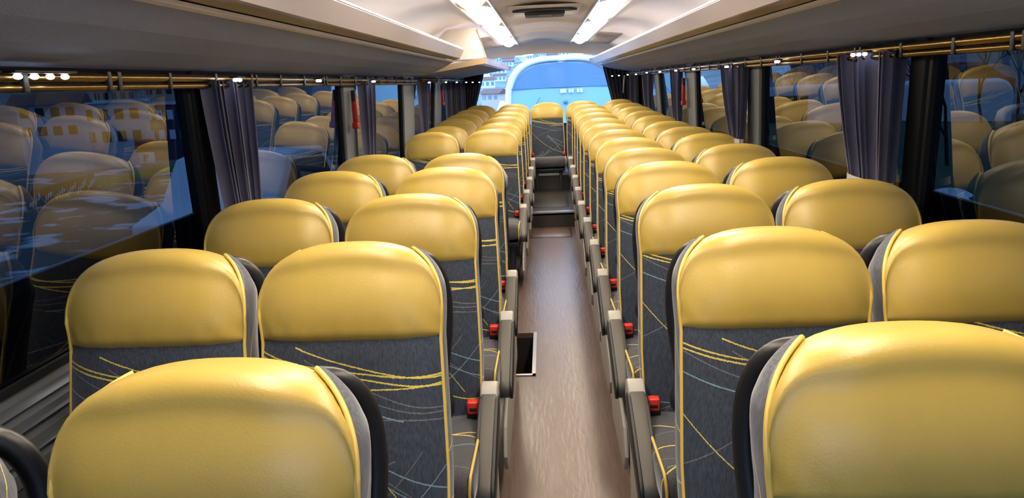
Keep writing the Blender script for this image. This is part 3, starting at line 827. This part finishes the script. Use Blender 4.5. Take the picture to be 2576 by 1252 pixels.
# handrail post at the stairwell
hp = thing('handrail_post', 'black handrail post with a light grey elbow beside the middle door', 'handrail', (-.305, 4.72, .05))
MB().tube([(0, 0, 0), (0, -.01, .4), (.005, -.03, .84)], .022, 12).build('post', 'shell', hp, smooth=True)
MB().tube([(.005, -.03, .80), (.004, -.035, .875), (-.012, -.03, .905), (-.05, -.01, .915), (-.12, .02, .915)], [.027, .028, .028, .025, .022], 12).build('elbow', 'grey_plastic', hp, smooth=True)
MB().tube([(-.12, .02, .915), (-.7, .02, .915)], .020, 10).build('top_rail', 'shell', hp, smooth=True)
MB().box(-.85, .0, -.005, .012, .0, .80).build('partition_panel', 'shell', hp)

# ------------------------------------------------------------ outside, seen through the glass
def omat(name, col, **k): M[name] = mat(name, col, **k)
omat('snow_lot', '#8fa3b5', rough=.9)
nt = M['snow_lot'].node_tree; b_ = nt.nodes['Principled BSDF']
tx = nt.nodes.new('ShaderNodeTexCoord'); n1 = nt.nodes.new('ShaderNodeTexNoise'); n1.inputs['Scale'].default_value = .9; n1.inputs['Detail'].default_value = 6
rmp = nt.nodes.new('ShaderNodeValToRGB'); nt.links.new(tx.outputs['Object'], n1.inputs['Vector']); nt.links.new(n1.outputs['Fac'], rmp.inputs[0]); nt.links.new(rmp.outputs[0], b_.inputs['Base Color'])
rmp.color_ramp.elements[0].position = .54; rmp.color_ramp.elements[0].color = (.05, .06, .055, 1)
rmp.color_ramp.elements[1].position = .60; rmp.color_ramp.elements[1].color = (.45, .50, .55, 1)
omat('hazy_hill', '#626d70', rough=1, noise=((.12, .12, .12), .45))  # distant haze is mixed into the hill colour, greying and lightening the green
omat('plaster', '#cdd2da', rough=.9); omat('plaster_warm', '#b9a99c', rough=.9); omat('roof_tile', '#6b4a40', rough=.9)
omat('dark_wall', '#2c3550', rough=.9); omat('pane_dark', '#20262e', rough=.2); omat('pane_pale', '#d8e4ee', rough=.4)  # the last one is a plain pale tone for panes and mullions
omat('far_pane', '#76828e'); omat('bark', '#15130f', rough=1); omat('van_white', '#dfe6ee', rough=.35); omat('banner_green', '#2f9a3c', rough=.7); omat('banner_brown', '#5b4a33', rough=.7)
omat('sign_red', '#a8231b', rough=.5); omat('sign_white', '#e6e6e6', rough=.5); omat('grass', '#2f4a32', rough=1, noise=((3, 3, 3), .3)); omat('tyre', '#101010', rough=.8)
omat('snow', '#eef3f8', rough=.9, noise=((3, 3, 3), .1)); omat('car_red', '#8d2020', rough=.3); omat('headlight', '#ffffff', emit=(.9, .95, 1, 1), es=6)
GZ = -.95
def terr(x, y):
    d = math.hypot(x, y-4)
    z = GZ
    if d > 28: z -= min(1, (d-28)/55)*6.0
    if d > 270: z += (d-270)*.085
    if d > 650: z += (d-650)*.35
    return z + (2.5*math.sin(x*.017+1)*math.sin(y*.013) if d > 300 else 0)
g = MB()
NR, NA = 40, 96
rad = [0, 4, 8, 12, 16, 20, 24, 28]+[28+ (k**1.6)*3.6 for k in range(1, 36)]
for r_ in rad:
    for a in range(NA):
        x = r_*math.cos(2*PI*a/NA); y = 4+r_*math.sin(2*PI*a/NA); g.v.append((x, y, terr(x, y)))
for i in range(len(rad)-1):
    for a in range(NA):
        q = (i*NA+a, i*NA+(a+1) % NA, (i+1)*NA+(a+1) % NA, (i+1)*NA+a); g.f.append(tuple(reversed(q)))
go = g.build('ground_outside', 'snow_lot', smooth=True); struct(go)
go.data.materials.append(M['hazy_hill'])
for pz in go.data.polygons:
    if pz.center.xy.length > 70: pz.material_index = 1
def house(name, label, pos, w_, d_, h_, wallm, roofm, rot=0, floors=2, cols=4, flat=False, pane='pane_dark', z=None):
    r = thing(name, label, 'house', (pos[0], pos[1], terr(pos[0], pos[1]) if z is None else z)); r.rotation_euler.z = rot
    MB().box(-w_/2, w_/2, -d_/2, d_/2, -4, h_).build('walls', wallm, r)
    if flat: MB().box(-w_/2-.3, w_/2+.3, -d_/2-.3, d_/2+.3, h_, h_+.35).build('roof', roofm, r)
    else:
        hh = d_*.28; o_ = .6
        MB().prism([(-d_/2-o_, h_-.1), (d_/2+o_, h_-.1), (0, h_+hh)], -w_/2-o_, w_/2+o_, axis='x').build('roof', roofm, r, fix=True)
    proto_ = None
    for fl_ in range(floors):
        for c_ in range(cols):
            cx_ = -w_/2+w_*(c_+.5)/cols; cz = h_*(fl_+.5)/floors
            ww_, wh = w_/cols*.28, h_/floors*.24
            if proto_ is None:
                proto_ = MB().box(-ww_, ww_, -.06, .06, -wh, wh).build('window', pane, r); fr_ = MB()
                proto_.location = (cx_, -d_/2, cz)
                MB().box(-.05, .05, -.09, -.06, -wh, wh).build('mullion', 'pane_pale', proto_)
            else:
                q = proto_.copy(); C.objects.link(q); q.parent = r; q.location = (cx_, -d_/2, cz)
    return r
def at_ground(u_, y): return at(u_, 260, y=y)
def put_house(name, label, u0, u1, v_top, v_bot, y, wallm, roofm, **k):
    a = at(u0, v_top, y=y); c = at(u1, v_top, y=y); e = at((u0+u1)/2, v_bot, y=y)
    wd = abs(c.x-a.x); x = (a.x+c.x)/2
    ang = math.atan2(-x, y)*-1
    return house(name, label, (x, y), wd*.9, wd*.6, a.z-e.z, wallm, roofm, rot=math.atan2(x, y)*-1*.6, z=e.z, **k)
put_house('house', 'white two-storey block with flat roof seen through the front left window', 212, 362, 262, 368, 80, 'plaster', 'plaster', floors=2, cols=4, flat=True)
put_house('house', 'white house with brown pitched roof behind bare shrubs, far left', 55, 200, 262, 350, 70, 'plaster', 'roof_tile', floors=2, cols=4)
put_house('house', 'dark-clad building with strips of pale windows before the left pillar', 366, 500, 265, 360, 104, 'dark_wall', 'plaster', floors=2, cols=5, flat=True, pane='pane_pale')
put_house('house', 'upper house with reddish roof on the slope above the white block', 240, 345, 225, 262, 110, 'plaster_warm', 'roof_tile', floors=1, cols=5)
put_house('house', 'gabled chalet high on the slope beside the first left pillar', 365, 440, 215, 245, 120, 'plaster_warm', 'roof_tile', floors=1, cols=3)
# hillside town behind the coach
rs = random.Random(7); hk = []
def hit_ground(u_, v_):
    y = 60.0
    while y < 900:
        q = at(u_, v_, y=y)
        if q.z < terr(q.x, q.y): return q
        y += 2
    return None
tries = 0
while len(hk) < 34 and tries < 900:
    tries += 1
    u_ = rs.uniform(1205, 1500); v_ = rs.uniform(138, 222) if u_ < 1290 else rs.uniform(136, 152)
    q = hit_ground(u_, v_)
    if q is None or any((q-p_).length < 17 for p_ in hk): continue
    hk.append(q)
    sz = 4.5+rs.random()*3.5; i = len(hk)
    house('house', 'tiny pale house on the far blue hillside beyond the rear window', (q.x, q.y), sz, sz*.7, sz*.5, 'plaster' if i % 3 else 'plaster_warm', 'roof_tile' if i % 2 else 'snow', rot=rs.random()*.6-.3, floors=1, cols=3, z=q.z, pane='far_pane')['group'] = 'houses on the far hillside'
q = at(1243, 250, y=250)
house('house', 'pale chalet with snowy gable roof left of the parked coach', (q.x, 250), 6.6, 5.0, 2.6, 'plaster_warm', 'roof_tile', rot=-.5, floors=1, cols=3, z=q.z-.6, pane='far_pane')
# parked coach behind the rear window
pc = thing('parked_coach', 'white touring coach parked close behind, its big blue windscreen filling the rear window', 'coach', (.38, 16.5, GZ))
omat('coach_white', '#f2f4f6', rough=.3); omat('coach_glass', '#68829c', rough=.12); omat('coach_glass_low', '#8fb0bc', rough=.2); omat('coach_band', '#56789a', rough=.15)
def coach_out(k, grow=0):
    # rounded front outline, local x and z
    W, Hh = 1.22+grow, 2.92+grow; n = 3.4
    g = PI*k; cx_ = math.cos(g); sz = math.sin(g)
    x = W*sgn(cx_)*abs(cx_)**(2/n); z = 1.9+(Hh-1.9)*abs(sz)**(2/2.6)
    return x, z
mb = MB(); K_ = 40
for j, (yy, gr) in enumerate(((.10, -.10), (.02, -.07), (0, -.03), (.04, .01), (.2, .04), (9, .04))):
    for i in range(K_+1):
        x, z = coach_out(i/K_, gr); mb.v.append((x, yy, z))
    # straight sides down
for j in range(5):
    for i in range(K_):
        a = j*(K_+1)+i; mb.f.append((a, a+1, a+K_+2, a+K_+1))
mb.build('body_roof', 'coach_white', pc, smooth=True)
mb = MB()
for sd in (-1, 1):
    mb.prism([(sd*1.12, .1), (sd*1.19, .0), (sd*1.26, .2), (sd*1.26, 9), (sd*1.12, 9)], .35, 1.905, axis='z')
mb.build('body_sides', 'coach_white', pc, fix=True)
mb = MB().box(-1.2, 1.2, .0, .3, .35, 1.25); mb.build('bumper', 'coach_white', pc, bevel=.04)
def screen(z0, z1, m, nm, yoff):
    def f(u_, v_):
        z = z0+(z1-z0)*v_
        if z <= 1.9: W = 1.12
        else:
            q_ = min(.9999, (z-1.9)/(2.82-1.9)); W = 1.12*(1-q_**2.6)**(1/2.6)
        x = (2*u_-1)*W
        return (x, yoff-.10*(1-(x/1.15)**2)+.10, z)
    return MB().grid(f, 24, 16).build(nm, m, pc, smooth=True)
screen(1.2, 2.28, 'coach_glass_low', 'windscreen', .0)
screen(2.28, 2.82, 'coach_glass', 'upper_windscreen', .004)
MB().tube([(-1.1, .06, 2.285), (0, -.02, 2.30), (1.1, .06, 2.285)], .012, 6).build('screen_divider', 'coach_band', pc, smooth=True)
for (dx, wd, m) in ((.03, .09, 'sign_white'), (.15, .03, 'sign_white'), (.21, .035, 'sign_white'), (.33, .035, 'sign_white'), (.40, .035, 'sign_white')):
    MB().box(dx-wd, dx+wd*.4, -.035, -.02, 2.17, 2.25).build('sticker', m, pc)
MB().tube([(.05, -.045, 1.98), (.05, -.02, 1.98)], .045, 16).build('emblem', 'coach_band', pc, smooth=True)
MB().tube([(-.85, .0, 1.5), (-.5, -.03, 2.1)], .008, 6).build('wiper', 'coach_band', pc)
MB().tube([(-1.30, -.1, 2.05), (-1.33, -.15, 1.85), (-1.33, -.15, 1.62)], [.05, .10, .07], 10).build('mirror', 'coach_white', pc, smooth=True)
MB().box(1.12, 1.17, .05, .12, 2.9, 3.02).build('marker', 'coach_band', pc)
# small sign panel and vehicles at the left
q = at(365, 375, y=26)
sg = thing('parking_sign', 'upright red and white parking sign with a letter P beyond the left window', 'sign', (q.x, 26, q.z-2.2)); sg.rotation_euler.z = .35
rbox('sign_post', 'pillar', sg, -.18, .18, -.08, .08, 0, 2.1, .01)
rbox('sign_top', 'sign_red', sg, -.3, .3, -.1, .1, 2.1, 2.55, .02)
rbox('sign_panel', 'sign_white', sg, -.22, .22, -.11, .1, 1.7, 2.1, .02)
def text(body, size, m, parent, loc, rx=PI/2, ext=.01, name='lettering'):
    cu_ = bpy.data.curves.new(name, 'FONT'); cu_.body = body; cu_.size = size; cu_.extrude = ext; cu_.align_x = 'CENTER'; cu_.align_y = 'CENTER'
    o = bpy.data.objects.new(name, cu_); C.objects.link(o)
    dg = bpy.context.evaluated_depsgraph_get(); me = bpy.data.meshes.new_from_object(o.evaluated_get(dg)); bpy.data.objects.remove(o)
    me.materials.clear(); me.materials.append(M[m]); o = bpy.data.objects.new(name, me); C.objects.link(o)
    o.parent = parent; o.location = loc; o.rotation_euler = (rx, 0, 0); return o
text('P', .34, 'sign_red', sg, (0, -.125, 1.9))
text('P', .30, 'sign_white', sg, (0, -.095, 1.25))
# banner fence: brown half and green half with white lettering
A_ = at(60, 470, y=17); B_ = at(235, 440, y=21); C_ = at(500, 405, y=27)
for (P0, P1, m, lab, word, n) in ((A_, B_, 'banner_brown', 'brown advertising banner strip along the lot fence, far left', None, 6), (B_, C_, 'banner_green', 'green advertising banner strip with white lettering on the lot fence', 'link', 9)):
    L = math.hypot(P1.x-P0.x, P1.y-P0.y); r = thing('fence_banner', lab, 'banner', (P0.x, P0.y, min(P0.z, P1.z)-.5)); r.rotation_euler.z = math.atan2(P1.y-P0.y, P1.x-P0.x)
    zz = (P1.z-P0.z)
    MB().prism([(0, .0), (L, max(0, zz)), (L, max(0, zz)+.55), (0, .55)], -.02, .02).build('banner_cloth', m, r, fix=True)
    for i in range(n):
        lx = L*(i+.5)/n
        if word: text(word, .42, 'sign_white', r, (lx, -.04, .27+zz*(i+.5)/n))
        else:
            sc0 = [(lx-.3+.06*j, -.04, .2+.018*j+.09*math.sin(j*2.3+i)) for j in range(11)]
            MB().tube(sc0, .018, 5).build('script_mark', 'sign_white', r)
q = at(497, 478, y=24)
cr_ = thing('oncoming_car', 'silver car with a lit headlight driving past beyond the left pillar', 'car', (q.x+.4, 24, q.z-.7))
def car(r, m, L=4.2, W=1.7, H=1.45, van=False):
    if van: pr_ = [(-L/2, .35), (-L/2, 1.0), (-L/2+.15, 1.1), (-L/2+1.0, 1.25), (-L/2+1.6, H-.1), (-L/2+1.9, H), (L/2-.1, H), (L/2, H-.15), (L/2, .35)]
    else: pr_ = [(-L/2, .35), (-L/2, .75), (-L/2+.9, .92), (-L/2+1.5, H-.05), (-L/2+2.0, H), (L/2-1.2, H-.05), (L/2-.4, .95), (L/2, .85), (L/2, .35)]
    o = MB().prism(pr_, -W/2, W/2, axis='y').build('body', m, r, fix=True, bevel=.05)
    for sd in (-1, 1):
        z0 = 1.3 if van else .95
        MB().prism([(-L/2+1.25, z0-.02), (-L/2+1.75, H-.15), (L/2-1.35 if not van else -L/2+2.6, H-.15), (L/2-.75 if not van else -L/2+2.6, z0)], sd*(W/2-.02), sd*(W/2+.012)).build('side_window', 'pane_dark', r, fix=True)
    for sx_ in (-L/2+.8, L/2-.8):
        for sd in (-1, 1):
            MB().tube([(sx_, sd*(W/2-.18), .33), (sx_, sd*(W/2+.02), .33)], .33, 18).build('wheel', 'tyre', r, smooth=True)
car(cr_, 'van_white'); cr_.rotation_euler.z = .9
rbox('headlight', 'headlight', cr_, -2.13, -2.05, .45, .7, .62, .78, .02); rbox('headlight', 'headlight', cr_, -2.13, -2.05, -.7, -.45, .62, .78, .02)
q = at(690, 470, x=-3.6)
wv = thing('parked_van', 'pale vehicle parked close outside the second left window', 'van', (-4.85, 12.2, GZ)); car(wv, 'van_white', 4.6, 1.75, 1.55); wv.rotation_euler.z = PI/2
# right: white van, red car, bare trees, snow heap, grass
q = at(2440, 270, y=12)
v2 = thing('white_van', 'high white panel van parked behind the bare trees on the right', 'van', (5.2, 14.4, -1.15)); car(v2, 'van_white', 5.6, 2.0, 2.35, van=True); v2.rotation_euler.z = -.48
rbox('tail_light', 'sign_red', v2, 2.78, 2.83, -.95, -.78, .95, 1.3, .01); rbox('tail_light', 'sign_red', v2, 2.78, 2.83, .78, .95, .95, 1.3, .01)
q = at(2365, 168, y=26)
rc = thing('red_car', 'dark red car parked beyond the white van', 'car', (q.x, 26, q.z-1.3)); car(rc, 'car_red'); rc.rotation_euler.z = .2
gr = MB()
for i in range(13):
    for j in range(13):
        x = 1.9+i*1.1; y = -1+j*1.25; gr.v.append((x, y, GZ+.02+.05*math.sin(i*1.7)*math.cos(j*2.1)+.19*max(0, min(8, math.hypot(x, y)-4))))
for i in range(12):
    for j in range(12):
        a = i*13+j; gr.f.append((a, a+13, a+14, a+1))
struct(gr.build('ground_verge', 'grass', smooth=True))
def tree(label, x, y, h, seed, lean_=0):
    r = thing('bare_tree', label, 'tree', (x, y, GZ if x < 0 or y > 13 else GZ+.19*max(0, min(8, math.hypot(x, y)-4)))); rg = random.Random(seed); tr = MB(); tw = MB()
    def grow(mb, p, d, L, rad_, depth):
        pts = [p]; q = p
        for i in range(3):
            d = (d+Vector((rg.uniform(-.2, .2), rg.uniform(-.2, .2), rg.uniform(-.08, .16)))).normalized(); q = q+d*L/3; pts.append(q)
        mb.tube(pts, [rad_, rad_*.85, rad_*.7, rad_*.55], 5, caps=False)
        if depth:
            for i in range(3):
                nd = (d+Vector((rg.uniform(-.9, .9), rg.uniform(-.9, .9), rg.uniform(-.2, .7)))).normalized()
                grow(tw, pts[rg.choice((1, 2, 3))], nd, L*rg.uniform(.62, .85), rad_*.68, depth-1)
    grow(tr, Vector((0, 0, 0)), Vector((lean_, 0, 1)).normalized(), h*.36, .024, 6)
    tr.build('trunk', 'bark', r, smooth=True); o = tw.build('branches', 'bark', r, smooth=True); o['kind'] = 'stuff'
tree('dark bare tree in front of the white van, nearer the pillar', at(2392, 300, y=9.3).x, 9.3, 3.0, 3)
tree('dark bare tree in front of the middle of the white van', at(2470, 300, y=12.0).x, 12.0, 2.8, 8)
tree('bare tree at the far right edge of the view', at(2560, 300, y=11.0).x, 11.0, 3.4, 12)
tree('bare tree behind the second right window', 6.2, 19, 5.0, 21)
tree('scraggly bare tree beyond the front left window', -9.5, 11.5, 4.5, 33)
sp_ = thing('snow_heap', 'small heap of old snow on the grass outside the right window', 'snow', (at(2395, 408, y=8.2).x, 8.2, GZ+.19*(math.hypot(at(2395, 408, y=8.2).x, 8.2)-4)))
def heap(u_, v_):
    a = 2*PI*u_; r_ = v_
    return (.34*r_*math.cos(a)*(1+.2*math.sin(3*a)), .2*r_*math.sin(a)*(1+.25*math.cos(5*a)), .13*(1-r_**2)*(1+.35*math.sin(5*a+1))-.02)
MB().grid(heap, 28, 8, flip=True).build('heap', 'snow', sp_, smooth=True)
gb = thing('garage_block', 'blue-grey garage building with a dark gate beyond the second right window', 'building', (6.5, 24, GZ))
MB().box(-3, 3.5, 0, 6, 0, 2.9).build('walls', 'plaster', gb); MB().box(-3.2, 3.7, -.3, 6.2, 2.9, 3.05).build('roof', 'snow', gb); MB().box(-2.2, .2, -.06, 0, 0, 2.1).build('gate', 'dark_wall', gb)
